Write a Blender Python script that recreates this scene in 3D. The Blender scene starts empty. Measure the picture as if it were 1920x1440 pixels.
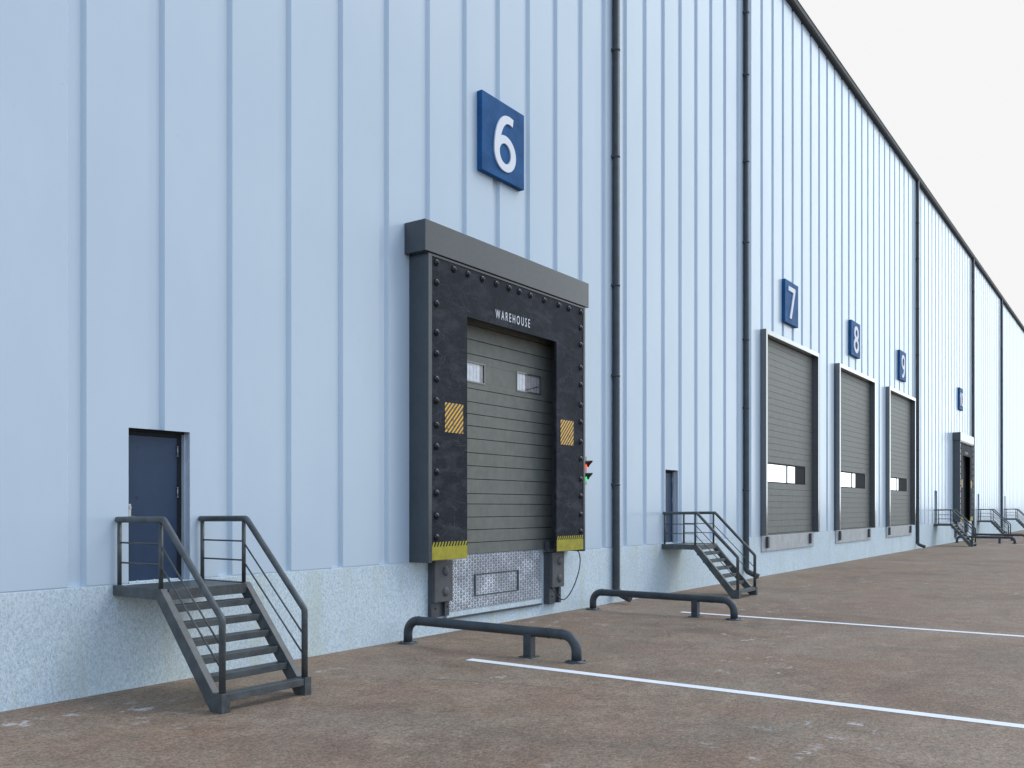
import bpy, bmesh, math, random
from mathutils import Vector, Matrix
random.seed(7)
R = math.radians
scene = bpy.context.scene
C = scene.collection
YW = 11.51            # plane of the wall's raised panels

# ------------------------------------------------------------------ node helpers
def new_mat(name):
    m = bpy.data.materials.new(name); m.use_nodes = True
    nt = m.node_tree; b = nt.nodes['Principled BSDF']
    return m, nt, b
def mth(nt, op, a, b=None, c=None, clamp=False):
    n = nt.nodes.new('ShaderNodeMath'); n.operation = op; n.use_clamp = clamp
    for i, v in enumerate((a, b, c)):
        if v is None: continue
        if isinstance(v, (int, float)): n.inputs[i].default_value = v
        else: nt.links.new(v, n.inputs[i])
    return n.outputs[0]
def coords(nt, scale=(1, 1, 1), kind='Object', loc=(0, 0, 0)):
    t = nt.nodes.new('ShaderNodeTexCoord'); mp = nt.nodes.new('ShaderNodeMapping')
    mp.inputs['Scale'].default_value = scale; mp.inputs['Location'].default_value = loc
    nt.links.new(t.outputs[kind], mp.inputs['Vector'])
    return mp.outputs[0]
def noise(nt, vec, scale, detail=4, rough=.55, dist=0.0):
    n = nt.nodes.new('ShaderNodeTexNoise'); n.inputs['Scale'].default_value = scale
    n.inputs['Detail'].default_value = detail; n.inputs['Roughness'].default_value = rough
    n.inputs['Distortion'].default_value = dist
    nt.links.new(vec, n.inputs['Vector']); return n.outputs['Fac']
def noise_col(nt, vec, scale):
    n = nt.nodes.new('ShaderNodeTexNoise'); n.inputs['Scale'].default_value = scale; n.inputs['Detail'].default_value = 5
    nt.links.new(vec, n.inputs['Vector']); return n.outputs['Color']
def voro(nt, vec, scale, feature='F1'):
    n = nt.nodes.new('ShaderNodeTexVoronoi'); n.feature = feature
    n.inputs['Scale'].default_value = scale
    nt.links.new(vec, n.inputs['Vector']); return n
def ramp(nt, fac, stops):
    n = nt.nodes.new('ShaderNodeValToRGB'); e = n.color_ramp.elements
    while len(e) > 1: e.remove(e[-1])
    for i, (p, col) in enumerate(stops):
        if not isinstance(col, (tuple, list)): col = (col, col, col)
        el = e[0] if i == 0 else e.new(p)
        el.position = p; el.color = (*col[:3], 1)
    nt.links.new(fac, n.inputs['Fac']); return n.outputs['Color']
def mix(nt, fac, a, b, mode='MIX'):
    n = nt.nodes.new('ShaderNodeMix'); n.data_type = 'RGBA'; n.blend_type = mode
    for idx, v in ((0, fac), (6, a), (7, b)):
        if isinstance(v, (int, float)): n.inputs[idx].default_value = v
        elif isinstance(v, (tuple, list)): n.inputs[idx].default_value = (*v[:3], 1)
        else: nt.links.new(v, n.inputs[idx])
    return n.outputs[2]
def bump(nt, b, h, strength=.3, dist=.01):
    n = nt.nodes.new('ShaderNodeBump'); n.inputs['Strength'].default_value = strength
    n.inputs['Distance'].default_value = dist
    nt.links.new(h, n.inputs['Height']); nt.links.new(n.outputs[0], b.inputs['Normal'])
def setc(nt, sock, v):
    if isinstance(v, (int, float)): sock.default_value = v
    elif isinstance(v, (tuple, list)): sock.default_value = (*v[:3], 1)
    else: nt.links.new(v, sock)

# ------------------------------------------------------------------ materials
def metal_paint(name, col, rough=.42, var=.35, scale=3.0, spec=.5, bumpy=.12, wear=None):
    m, nt, b = new_mat(name)
    v = coords(nt)
    n1 = noise(nt, v, scale, 5, .6); n2 = noise(nt, v, scale*9, 4, .6)
    f = mth(nt, 'ADD', mth(nt, 'MULTIPLY', n1, .65), mth(nt, 'MULTIPLY', n2, .35))
    lo = tuple(c*(1-var) for c in col); hi = tuple(min(1, c*(1+var)) for c in col)
    c = ramp(nt, f, [(.32, lo), (.5, col), (.68, hi)])
    if wear:
        w = ramp(nt, noise(nt, v, scale*4, 6, .7), [(.66, 0.0), (.74, 1.0)])
        c = mix(nt, mth(nt, 'MULTIPLY', w, .5), c, wear)
    setc(nt, b.inputs['Base Color'], c)
    setc(nt, b.inputs['Roughness'], mth(nt, 'ADD', mth(nt, 'MULTIPLY', n2, .25), rough-.12))
    b.inputs['Specular IOR Level'].default_value = spec
    bump(nt, b, n2, bumpy, .004)
    return m

def mat_cladding():
    m, nt, b = new_mat('painted_sheet_cladding')
    v = coords(nt)
    big = noise(nt, coords(nt, (.8, 1, .35)), .9, 3, .5)
    mid = noise(nt, coords(nt, (1, 1, .55)), 2.3, 5, .55)
    base = ramp(nt, big, [(.3, (.532, .642, .730)), (.7, (.566, .676, .756))])
    base = mix(nt, mth(nt, 'MULTIPLY', ramp(nt, mid, [(.45, 0.0), (.8, 1.0)]), .30), base, (.508, .615, .702))
    sp = voro(nt, v, 3.1)                                    # rare chips and marks
    chip = ramp(nt, sp.outputs['Distance'], [(.0, 1.0), (.035, 1.0), (.06, 0.0)])
    gate = ramp(nt, noise(nt, v, 1.3, 2), [(.56, 0.0), (.6, 1.0)])
    base = mix(nt, mth(nt, 'MULTIPLY', mth(nt, 'MULTIPLY', chip, gate), .3), base, (.36, .42, .47))
    drip = ramp(nt, noise(nt, coords(nt, (7, 7, .22)), 2.0, 4, .6), [(.55, 0.0), (.8, 1.0)])
    base = mix(nt, mth(nt, 'MULTIPLY', drip, .02), base, (.40, .43, .42))
    setc(nt, b.inputs['Base Color'], base)
    setc(nt, b.inputs['Roughness'], mth(nt, 'ADD', mth(nt, 'MULTIPLY', mid, .07), .20))
    b.inputs['IOR'].default_value = 1.5
    wav = noise(nt, coords(nt, (1.6, 1, .28)), 1.3, 2, .4)
    bump(nt, b, wav, .10, .02)
    return m

def mat_concrete():
    m, nt, b = new_mat('exposed_aggregate_concrete')
    v = coords(nt)
    speck = noise(nt, coords(nt, (1, 1, .6)), 42, 2, .8)
    fine = noise(nt, coords(nt, (1, 1, .7)), 75, 3, .75)
    big = noise(nt, coords(nt, (.5, 1, .8)), 1.2, 4, .6)
    f = mth(nt, 'ADD', mth(nt, 'MULTIPLY', speck, .6), mth(nt, 'MULTIPLY', fine, .4))
    c = ramp(nt, f, [(.35, (.36, .46, .50)), (.45, (.53, .64, .69)), (.53, (.64, .75, .80)), (.63, (.78, .87, .91))])
    c = mix(nt, mth(nt, 'MULTIPLY', ramp(nt, big, [(.35, 0.0), (.7, 1.0)]), .28), c, (.46, .54, .57))
    stain = noise(nt, coords(nt, (2.0, 1, .35)), 1.1, 4, .6)
    c = mix(nt, mth(nt, 'MULTIPLY', ramp(nt, stain, [(.52, 0.0), (.68, 1.0)]), .34), c, (.50, .54, .38))
    setc(nt, b.inputs['Base Color'], c)
    b.inputs['Roughness'].default_value = .8
    b.inputs['Specular IOR Level'].default_value = .3
    bump(nt, b, f, .5, .01)
    return m

def mat_ground():
    m, nt, b = new_mat('worn_brown_concrete_yard')
    def at(x, y, sc=(1, 1, 1)): return coords(nt, sc, 'Object', (x, y, 0))
    v = at(0, 0)
    mid = noise(nt, v, 2.6, 8, .68, .5)
    c = ramp(nt, mid, [(.30, (.205, .155, .115)), (.5, (.295, .226, .172)), (.70, (.39, .31, .243))])
    # slow drifts of tone: reddish clay, olive grey, dark oily areas - each broken up at every scale
    red = ramp(nt, noise(nt, at(13, 5), .42, 9, .70, .6), [(.46, 0.0), (.62, 1.0)])
    c = mix(nt, mth(nt, 'MULTIPLY', red, .62), c, (.270, .172, .122))
    olive = ramp(nt, noise(nt, at(61, 23), .36, 9, .72, .5), [(.48, 0.0), (.64, 1.0)])
    c = mix(nt, mth(nt, 'MULTIPLY', olive, .60), c, (.262, .236, .190))
    dark = ramp(nt, noise(nt, at(31, 7), .30, 9, .74, .7), [(.50, 0.0), (.66, 1.0)])
    c = mix(nt, mth(nt, 'MULTIPLY', dark, .62), c, (.150, .118, .094))
    pale = ramp(nt, noise(nt, at(3, 17), .25, 9, .70, .3), [(.52, 0.0), (.70, 1.0)])
    c = mix(nt, mth(nt, 'MULTIPLY', pale, .45), c, (.40, .345, .295))
    grain = noise(nt, at(3, 3), 14, 3, .8)
    c = mix(nt, 1.0, c, ramp(nt, grain, [(.32, .66), (.5, 1.0), (.68, 1.27)]), 'MULTIPLY')
    fine = noise(nt, v, 34, 4, .8)
    c = mix(nt, 1.0, c, ramp(nt, fine, [(.3, .45), (.5, 1.0), (.70, 1.58)]), 'MULTIPLY')
    c = mix(nt, 1.0, c, (.885, .845, .785), 'MULTIPLY')
    wz = ramp(nt, noise(nt, at(9, 2), 2.4, 9, .76), [(.57, 0.0), (.63, 1.0)])
    wz2 = ramp(nt, noise(nt, at(8.2, 3.5), .38, 3, .5), [(.55, 0.0), (.63, 1.0)])
    c = mix(nt, mth(nt, 'MULTIPLY', mth(nt, 'MULTIPLY', wz, wz2), .7), c, (.60, .58, .57))
    rz = ramp(nt, noise(nt, at(40, 12), 3.6, 7, .78), [(.62, 0.0), (.68, 1.0)])
    c = mix(nt, mth(nt, 'MULTIPLY', rz, .55), c, (.30, .10, .065))
    oz = ramp(nt, noise(nt, at(70, 52), 6, 6, .78), [(.64, 0.0), (.70, 1.0)])
    c = mix(nt, mth(nt, 'MULTIPLY', oz, .5), c, (.46, .37, .25))
    pit = ramp(nt, noise(nt, at(11, 92), 11, 6, .78), [(.30, 1.0), (.39, 0.0)])
    c = mix(nt, mth(nt, 'MULTIPLY', pit, .65), c, (.075, .062, .056))
    # hairline cracks
    vd = voro(nt, mix(nt, .10, at(2, 2), noise_col(nt, at(2, 2), 1.2)), .23, 'DISTANCE_TO_EDGE')
    cr = ramp(nt, vd.outputs['Distance'], [(0.0, 1.0), (.0035, 0.0)])
    cg = ramp(nt, noise(nt, at(50, 8), .35, 3), [(.50, 0.0), (.58, 1.0)])
    c = mix(nt, mth(nt, 'MULTIPLY', mth(nt, 'MULTIPLY', cr, cg), .5), c, (.07, .055, .045))
    setc(nt, b.inputs['Base Color'], c)
    setc(nt, b.inputs['Roughness'], mth(nt, 'ADD', mth(nt, 'MULTIPLY', mid, .3), .55))
    b.inputs['Specular IOR Level'].default_value = .3
    bump(nt, b, mth(nt, 'ADD', mth(nt, 'MULTIPLY', grain, .6), mth(nt, 'MULTIPLY', mid, .8)), .6, .02)
    return m

def mat_line_paint():
    m, nt, b = new_mat('white_line_paint')
    v = coords(nt)
    n1 = noise(nt, v, 14, 7, .75); n2 = noise(nt, v, 2, 4, .6)
    c = ramp(nt, n2, [(.3, (.83, .86, .88)), (.7, (.90, .92, .93))])
    c = mix(nt, mth(nt, 'MULTIPLY', ramp(nt, n1, [(.64, 0.0), (.72, 1.0)]), .55), c, (.36, .30, .27))
    setc(nt, b.inputs['Base Color'], c); b.inputs['Roughness'].default_value = .6
    return m

def mat_curtain():
    m, nt, b = new_mat('cracked_black_rubber')
    v = coords(nt)
    vd = voro(nt, v, 4.2, 'DISTANCE_TO_EDGE')
    crack = ramp(nt, vd.outputs['Distance'], [(0.0, 1.0), (.02, .0)])
    gate = ramp(nt, noise(nt, v, 1.7, 4), [(.48, 0.0), (.6, 1.0)])
    crack = mth(nt, 'MULTIPLY', crack, gate)
    fine = noise(nt, v, 26, 6, .75); blot = noise(nt, v, 2.2, 5, .65)
    scuff = noise(nt, coords(nt, (1, 1, 2.2)), 1.6, 7, .72, .6)
    c = ramp(nt, blot, [(.3, (.011, .014, .020)), (.7, (.022, .026, .036))])
    c = mix(nt, mth(nt, 'MULTIPLY', ramp(nt, scuff, [(.48, 0.0), (.68, 1.0)]), .7), c, (.062, .067, .080))
    c = mix(nt, mth(nt, 'MULTIPLY', ramp(nt, fine, [(.52, 0.0), (.68, 1.0)]), .45), c, (.080, .086, .100))
    c = mix(nt, mth(nt, 'MULTIPLY', crack, .5), c, (.12, .125, .14))
    setc(nt, b.inputs['Base Color'], c)
    setc(nt, b.inputs['Roughness'], mth(nt, 'ADD', mth(nt, 'MULTIPLY', fine, .3), .52))
    b.inputs['Specular IOR Level'].default_value = .14
    bump(nt, b, mth(nt, 'SUBTRACT', fine, mth(nt, 'MULTIPLY', crack, .6)), .45, .006)
    return m

def mat_door_panel():
    m, nt, b = new_mat('olive_grey_door_slats')
    v = coords(nt)
    sep = nt.nodes.new('ShaderNodeSeparateXYZ')
    t = nt.nodes.new('ShaderNodeTexCoord'); nt.links.new(t.outputs['Object'], sep.inputs[0])
    # faint rectangular patches and vertical streaks of ageing
    br = nt.nodes.new('ShaderNodeTexWhiteNoise'); br.noise_dimensions = '2D'
    cb = nt.nodes.new('ShaderNodeCombineXYZ')
    nt.links.new(mth(nt, 'FLOOR', mth(nt, 'MULTIPLY', sep.outputs[0], .85)), cb.inputs[0])
    nt.links.new(mth(nt, 'FLOOR', mth(nt, 'MULTIPLY', sep.outputs[2], .62)), cb.inputs[1])
    nt.links.new(cb.outputs[0], br.inputs['Vector'])
    streak = noise(nt, coords(nt, (5, 1, .35)), 1.6, 5, .6)
    mott = noise(nt, v, 5, 6, .65)
    c = ramp(nt, mott, [(.3, (.132, .140, .120)), (.7, (.182, .192, .166))])
    c = mix(nt, mth(nt, 'MULTIPLY', br.outputs['Value'], .30), c, (.165, .172, .180))
    c = mix(nt, mth(nt, 'MULTIPLY', ramp(nt, streak, [(.45, 0.0), (.75, 1.0)]), .3), c, (.215, .21, .18))
    setc(nt, b.inputs['Base Color'], c); b.inputs['Roughness'].default_value = .5
    b.inputs['Specular IOR Level'].default_value = .35
    bump(nt, b, mott, .08, .004)
    return m

def mat_tread():
    m, nt, b = new_mat('studded_galvanised_plate')
    t = nt.nodes.new('ShaderNodeTexCoord'); sep = nt.nodes.new('ShaderNodeSeparateXYZ')
    nt.links.new(t.outputs['Object'], sep.inputs[0])
    px, pz = 1/.093, 1/.107
    col = mth(nt, 'MULTIPLY', sep.outputs[0], px)
    ci = mth(nt, 'FLOOR', col); u = mth(nt, 'SUBTRACT', mth(nt, 'SUBTRACT', col, ci), .5)
    odd = mth(nt, 'MULTIPLY', mth(nt, 'MODULO', mth(nt, 'ADD', ci, 1000), 2), .5)
    row = mth(nt, 'ADD', mth(nt, 'MULTIPLY', sep.outputs[2], pz), odd)
    w = mth(nt, 'SUBTRACT', mth(nt, 'SUBTRACT', row, mth(nt, 'FLOOR', row)), .5)
    # tear drop: narrower towards the top
    uu = mth(nt, 'MULTIPLY', u, mth(nt, 'ADD', 1.25, mth(nt, 'MULTIPLY', w, 1.1)))
    d = mth(nt, 'SQRT', mth(nt, 'ADD', mth(nt, 'MULTIPLY', uu, uu), mth(nt, 'MULTIPLY', w, w)))
    ring = ramp(nt, d, [(.15, 0.0), (.24, 1.0), (.34, 1.0), (.42, 0.0)])
    v = coords(nt)
    blot = noise(nt, v, 1.8, 6, .7); sm = noise(nt, v, 9, 6, .7)
    c = ramp(nt, mth(nt, 'ADD', mth(nt, 'MULTIPLY', blot, .6), mth(nt, 'MULTIPLY', sm, .4)),
             [(.36, (.29, .31, .34)), (.5, (.43, .47, .52)), (.60, (.70, .76, .83))])
    c = mix(nt, mth(nt, 'MULTIPLY', ring, .93), c, (.055, .06, .075))
    spot = ramp(nt, noise(nt, v, 4.2, 5, .6), [(.69, 0.0), (.74, 1.0)])
    c = mix(nt, mth(nt, 'MULTIPLY', spot, .7), c, (.10, .085, .07))
    setc(nt, b.inputs['Base Color'], c)
    b.inputs['Metallic'].default_value = .25; b.inputs['Roughness'].default_value = .5
    bump(nt, b, ring, .6, .008)
    return m

def mat_plain_plate():
    m, nt, b = new_mat('pale_galvanised_plate')
    t = nt.nodes.new('ShaderNodeTexCoord'); sep = nt.nodes.new('ShaderNodeSeparateXYZ')
    nt.links.new(t.outputs['Object'], sep.inputs[0])
    sx = mth(nt, 'SINE', mth(nt, 'MULTIPLY', sep.outputs[0], 42)); sz = mth(nt, 'SINE', mth(nt, 'MULTIPLY', sep.outputs[2], 84))
    k = ramp(nt, mth(nt, 'MULTIPLY', sx, sz), [(.1, 0.0), (.6, 1.0)])
    v = coords(nt)
    c = ramp(nt, noise(nt, v, 3, 6, .7), [(.35, (.35, .37, .375)), (.65, (.47, .485, .49))])
    c = mix(nt, mth(nt, 'MULTIPLY', k, .3), c, (.28, .28, .30))
    setc(nt, b.inputs['Base Color'], c); b.inputs['Roughness'].default_value = .5
    b.inputs['Metallic'].default_value = .15
    bump(nt, b, k, .4, .006)
    return m

def mat_stripes():
    m, nt, b = new_mat('worn_yellow_hazard_stripes')
    t = nt.nodes.new('ShaderNodeTexCoord'); sep = nt.nodes.new('ShaderNodeSeparateXYZ')
    nt.links.new(t.outputs['Object'], sep.inputs[0])
    s = mth(nt, 'SUBTRACT', mth(nt, 'MULTIPLY', sep.outputs[0], 9.3), mth(nt, 'MULTIPLY', sep.outputs[2], 9.3))
    s = mth(nt, 'ADD', s, 200)
    f = mth(nt, 'SUBTRACT', s, mth(nt, 'FLOOR', s))
    v = coords(nt)
    nz = noise(nt, v, 26, 5, .7)
    st = ramp(nt, mth(nt, 'ADD', f, mth(nt, 'MULTIPLY', mth(nt, 'SUBTRACT', nz, .5), .1)), [(.42, 1.0), (.47, 0.0), (.95, 0.0), (.99, 1.0)])
    worn = ramp(nt, noise(nt, v, 9, 5, .7), [(.34, 0.0), (.42, 1.0)])
    c = mix(nt, mth(nt, 'MULTIPLY', st, worn), (.04, .04, .05), (.84, .47, .028))
    setc(nt, b.inputs['Base Color'], c); b.inputs['Roughness'].default_value = .5
    return m

def mat_yellow_band():
    m, nt, b = new_mat('grimy_yellow_band')
    v = coords(nt)
    c = ramp(nt, noise(nt, v, 6, 6, .7), [(.3, (.27, .235, .015)), (.55, (.37, .33, .020)), (.8, (.45, .40, .035))])
    dk = ramp(nt, noise(nt, v, 22, 4, .7), [(.66, 0.0), (.72, 1.0)])
    c = mix(nt, mth(nt, 'MULTIPLY', dk, .5), c, (.10, .09, .03))
    setc(nt, b.inputs['Base Color'], c); b.inputs['Roughness'].default_value = .55
    return m

def mat_sign_blue():
    m, nt, b = new_mat('weathered_blue_sign_paint')
    v = coords(nt)
    c = ramp(nt, noise(nt, v, 2.4, 6, .65), [(.3, (.012, .072, .20)), (.55, (.018, .108, .28)), (.75, (.030, .135, .32))])
    st = ramp(nt, noise(nt, coords(nt, (8, 1, .8)), 2.2, 5, .65), [(.55, 0.0), (.75, 1.0)])
    c = mix(nt, mth(nt, 'MULTIPLY', st, .25), c, (.05, .12, .24))
    setc(nt, b.inputs['Base Color'], c); b.inputs['Roughness'].default_value = .55
    b.inputs['Specular IOR Level'].default_value = .1
    return m

def mat_blue_door():
    m, nt, b = new_mat('dark_blue_steel_door')
    v = coords(nt)
    c = ramp(nt, noise(nt, v, 3, 5, .6), [(.3, (.017, .042, .088)), (.7, (.024, .054, .108))])
    sp = voro(nt, v, 4.3)
    spot = ramp(nt, sp.outputs['Distance'], [(0.0, 1.0), (.08, .8), (.15, 0.0)])
    gate = ramp(nt, noise(nt, coords(nt, (1, 1, 1), 'Object', (4.2, 0, 1.3)), 1.6, 2), [(.52, 0.0), (.58, 1.0)])
    c = mix(nt, mth(nt, 'MULTIPLY', mth(nt, 'MULTIPLY', spot, gate), .7), c, (.006, .010, .02))
    setc(nt, b.inputs['Base Color'], c); b.inputs['Roughness'].default_value = .42
    b.inputs['Specular IOR Level'].default_value = .4
    return m

def plain(name, col, rough=.5, metallic=0.0, spec=.5, emit=None):
    m, nt, b = new_mat(name)
    v = coords(nt)
    c = ramp(nt, noise(nt, v, 12, 4, .6), [(.3, tuple(x*.85 for x in col)), (.7, tuple(min(1, x*1.12) for x in col))])
    setc(nt, b.inputs['Base Color'], c)
    b.inputs['Roughness'].default_value = rough; b.inputs['Metallic'].default_value = metallic
    b.inputs['Specular IOR Level'].default_value = spec
    if emit:
        b.inputs['Emission Color'].default_value = (*emit[:3], 1); b.inputs['Emission Strength'].default_value = emit[3]
    return m

def mat_mirror_glass():
    m, nt, b = new_mat('reflective_window_glass')
    v = coords(nt)
    b.inputs['Base Color'].default_value = (.97, .98, 1, 1); b.inputs['Metallic'].default_value = 1.0
    b.inputs['Roughness'].default_value = .03
    bump(nt, b, noise(nt, v, 1.5, 2), .02, .01)
    return m
def mat_clear_glass():
    m = bpy.data.materials.new('clear_window_glass'); m.use_nodes = True
    nt = m.node_tree; nt.nodes.clear()
    o = nt.nodes.new('ShaderNodeOutputMaterial'); mx = nt.nodes.new('ShaderNodeMixShader')
    tr = nt.nodes.new('ShaderNodeBsdfTransparent'); gl = nt.nodes.new('ShaderNodeBsdfGlossy')
    fr = nt.nodes.new('ShaderNodeLayerWeight'); fr.inputs['Blend'].default_value = .35
    tr.inputs['Color'].default_value = (.92, .94, .95, 1); gl.inputs['Roughness'].default_value = .03
    fr.inputs['Blend'].default_value = .5
    f5 = mth(nt, 'ADD', .05, mth(nt, 'MULTIPLY', .9, mth(nt, 'POWER', fr.outputs['Facing'], 4.5)))
    nt.links.new(f5, mx.inputs[0]); nt.links.new(tr.outputs[0], mx.inputs[1])
    nt.links.new(gl.outputs[0], mx.inputs[2]); nt.links.new(mx.outputs[0], o.inputs['Surface'])
    return m

M = dict(
    clad=mat_cladding(), concrete=mat_concrete(), ground=mat_ground(), line=mat_line_paint(),
    dark=metal_paint('dark_grey_painted_steel', (.066, .075, .086), .40, .28, 2.2),
    stair=metal_paint('charcoal_stair_steel', (.070, .081, .084), .42, .50, 5.0, wear=(.15, .125, .10)),
    pipe=metal_paint('dark_slate_pipe_paint', (.043, .055, .064), .48, .35, 3.5, wear=(.12, .12, .11)),
    canopy=metal_paint('grey_canopy_sheet', (.046, .059, .068), .17, .16, 1.6, spec=.7, bumpy=.05),
    frame=metal_paint('slate_door_frame', (.075, .083, .090), .17, .15, 2.0, spec=.8, bumpy=.04),
    gutter=metal_paint('dark_gutter_sheet', (.038, .043, .048), .6, .2, 2.0, spec=.25),
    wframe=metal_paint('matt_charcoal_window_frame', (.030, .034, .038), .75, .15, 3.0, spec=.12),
    bumper=metal_paint('grey_rubber_bumper', (.085, .088, .095), .55, .2, 5.0),
    jamb=metal_paint('grey_door_reveal', (.50, .57, .64), .45, .15, 2.0),
    curtain=mat_curtain(), door=mat_door_panel(), tread=mat_tread(), plate=mat_plain_plate(),
    stripes=mat_stripes(), yellow=mat_yellow_band(), blue=mat_sign_blue(), bdoor=mat_blue_door(),
    digit=metal_paint('white_sign_lettering', (.76, .79, .84), .45, .04, 3.0, bumpy=.03),
    word=metal_paint('white_stencil_lettering', (.72, .74, .77), .6, .12, 20.0, bumpy=.02),
    bolt=plain('black_bolt_rubber', (.010, .012, .015), .2, 0, .45),
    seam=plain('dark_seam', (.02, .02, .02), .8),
    gap=plain('dark_joint_filler', (.075, .085, .10), .8),
    glass=mat_mirror_glass(), clear=mat_clear_glass(),
    blind=plain('pale_reflection_ribs', (.86, .87, .90), .6), refl_grey=plain('grey_reflection_ribs', (.42, .39, .38), .6),
    silver=plain('brushed_steel', (.55, .57, .58), .3, .8),
    hinge=plain('grey_steel_hinge', (.30, .33, .36), .4, .5),
    lamp_black=plain('black_lamp_housing', (.016, .017, .018), .35),
    red=plain('red_signal_lens', (.75, .05, .02), .3, 0, .5, (1, .10, .03, .9)),
    green=plain('green_signal_lens', (.03, .55, .16), .3, 0, .5, (.05, 1, .28, .6)),
    box=plain('grey_signal_box', (.33, .36, .36), .5),
    cable=plain('black_cable_rubber', (.014, .015, .017), .45),
    roof=plain('grey_roof_sheet', (.35, .37, .39), .5),
)

b = M['frame'].node_tree.nodes['Principled BSDF']; b.inputs['Coat Weight'].default_value = .9; b.inputs['Coat Roughness'].default_value = .12
# ------------------------------------------------------------------ mesh builder
class MB:
    def __init__(s): s.v = []; s.f = []; s.sm = []
    def quad(s, *pts):
        i = len(s.v); s.v += [tuple(p) for p in pts]; s.f.append(tuple(range(i, i+len(pts)))); s.sm.append(False)
    def box(s, x0, x1, y0, y1, z0, z1):
        i = len(s.v)
        s.v += [(x, y, z) for z in (z0, z1) for y in (y0, y1) for x in (x0, x1)]
        for f in ((0, 2, 3, 1), (4, 5, 7, 6), (0, 1, 5, 4), (2, 6, 7, 3), (0, 4, 6, 2), (1, 3, 7, 5)):
            s.f.append(tuple(i+k for k in f)); s.sm.append(False)
        return s
    def prism_x(s, prof, x0, x1):            # profile of (y,z) points extruded along x
        n = len(prof); i = len(s.v)
        s.v += [(x0, y, z) for y, z in prof] + [(x1, y, z) for y, z in prof]
        for k in range(n):
            k2 = (k+1) % n; s.f.append((i+k, i+k2, i+n+k2, i+n+k)); s.sm.append(False)
        s.f.append(tuple(i+k for k in range(n))[::-1]); s.f.append(tuple(i+n+k for k in range(n))); s.sm += [False, False]
        return s
    def tube(s, path, r, seg=14, caps=True):
        P = [Vector(p) for p in path]; n = len(P); i0 = len(s.v); prev = None
        for k in range(n):
            if k == 0: d = (P[1]-P[0]).normalized()
            elif k == n-1: d = (P[-1]-P[-2]).normalized()
            else: d = ((P[k]-P[k-1]).normalized()+(P[k+1]-P[k]).normalized()).normalized()
            if prev is None:
                a = Vector((0, 0, 1)) if abs(d.z) < .9 else Vector((1, 0, 0)); u = d.cross(a).normalized()
            else: u = (prev - d*prev.dot(d)).normalized()
            prev = u; w = d.cross(u)
            for j in range(seg):
                t = 2*math.pi*j/seg; s.v.append(tuple(P[k]+u*(r*math.cos(t))+w*(r*math.sin(t))))
        for k in range(n-1):
            for j in range(seg):
                a = i0+k*seg+j; b = i0+k*seg+(j+1) % seg; s.f.append((a, b, b+seg, a+seg)); s.sm.append(True)
        if caps:
            s.f.append(tuple(i0+j for j in range(seg))[::-1]); s.f.append(tuple(i0+(n-1)*seg+j for j in range(seg))); s.sm += [False, False]
        return s
    def lathe(s, c, prof, axis='z', seg=20):   # prof: (radius, height) from base outward
        i0 = len(s.v)
        for r, h in prof:
            for j in range(seg):
                t = 2*math.pi*j/seg; a, b = r*math.cos(t), r*math.sin(t)
                if axis == 'z': p = (c[0]+a, c[1]+b, c[2]+h)
                else: p = (c[0]+a, c[1]-h, c[2]+b)
                s.v.append(p)
        for k in range(len(prof)-1):
            for j in range(seg):
                a = i0+k*seg+j; b = i0+k*seg+(j+1) % seg
                f = (a, b, b+seg, a+seg); s.f.append(f); s.sm.append(True)
        s.f.append(tuple(i0+(len(prof)-1)*seg+j for j in range(seg))); s.sm.append(False)
        return s
    def build(s, name, mat, parent=None, loc=(0, 0, 0), bevel=0, origin=None):
        off = Vector(origin) if origin else Vector((0, 0, 0))
        me = bpy.data.meshes.new(name)
        me.from_pydata([tuple(Vector(p)-off) for p in s.v], [], s.f)
        me.polygons.foreach_set('use_smooth', s.sm)
        bm = bmesh.new(); bm.from_mesh(me); bmesh.ops.recalc_face_normals(bm, faces=bm.faces); bm.to_mesh(me); bm.free()
        me.materials.append(mat); me.update()
        o = bpy.data.objects.new(name, me); C.objects.link(o)
        o.location = Vector(loc)+off
        if parent: o.parent = parent
        if bevel:
            bv = o.modifiers.new('edge_bevel', 'BEVEL'); bv.width = bevel; bv.segments = 2; bv.limit_method = 'ANGLE'
        return o

def tag(o, label=None, cat=None, group=None, kind=None):
    if label: o['label'] = label
    if cat: o['category'] = cat
    if group: o['group'] = group
    if kind: o['kind'] = kind
    return o
def empty(name, loc=(0, 0, 0)):
    o = bpy.data.objects.new(name, None); C.objects.link(o); o.location = loc; o.empty_display_size = .2
    return o
def copy_tree(o, parent=None, root=True):
    c = o.copy(); C.objects.link(c)
    if parent is not None: c.parent = parent
    for ch in list(o.children): copy_tree(ch, c, False)
    return c
def arc(p0, corner, p1, r, n=7):            # rounded corner
    c = Vector(corner); a = (Vector(p0)-c).normalized(); b = (Vector(p1)-c).normalized()
    ang = a.angle(b); t = r/math.tan(ang/2); s = c+a*t; e = c+b*t
    ctr = c+(a+b).normalized()*(r/math.sin(ang/2)); out = []
    v0 = s-ctr; v1 = e-ctr; tot = v0.angle(v1)
    ax = v0.cross(v1).normalized()
    for k in range(n+1): out.append(ctr+Matrix.Rotation(tot*k/n, 3, ax) @ v0)
    return out
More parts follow.
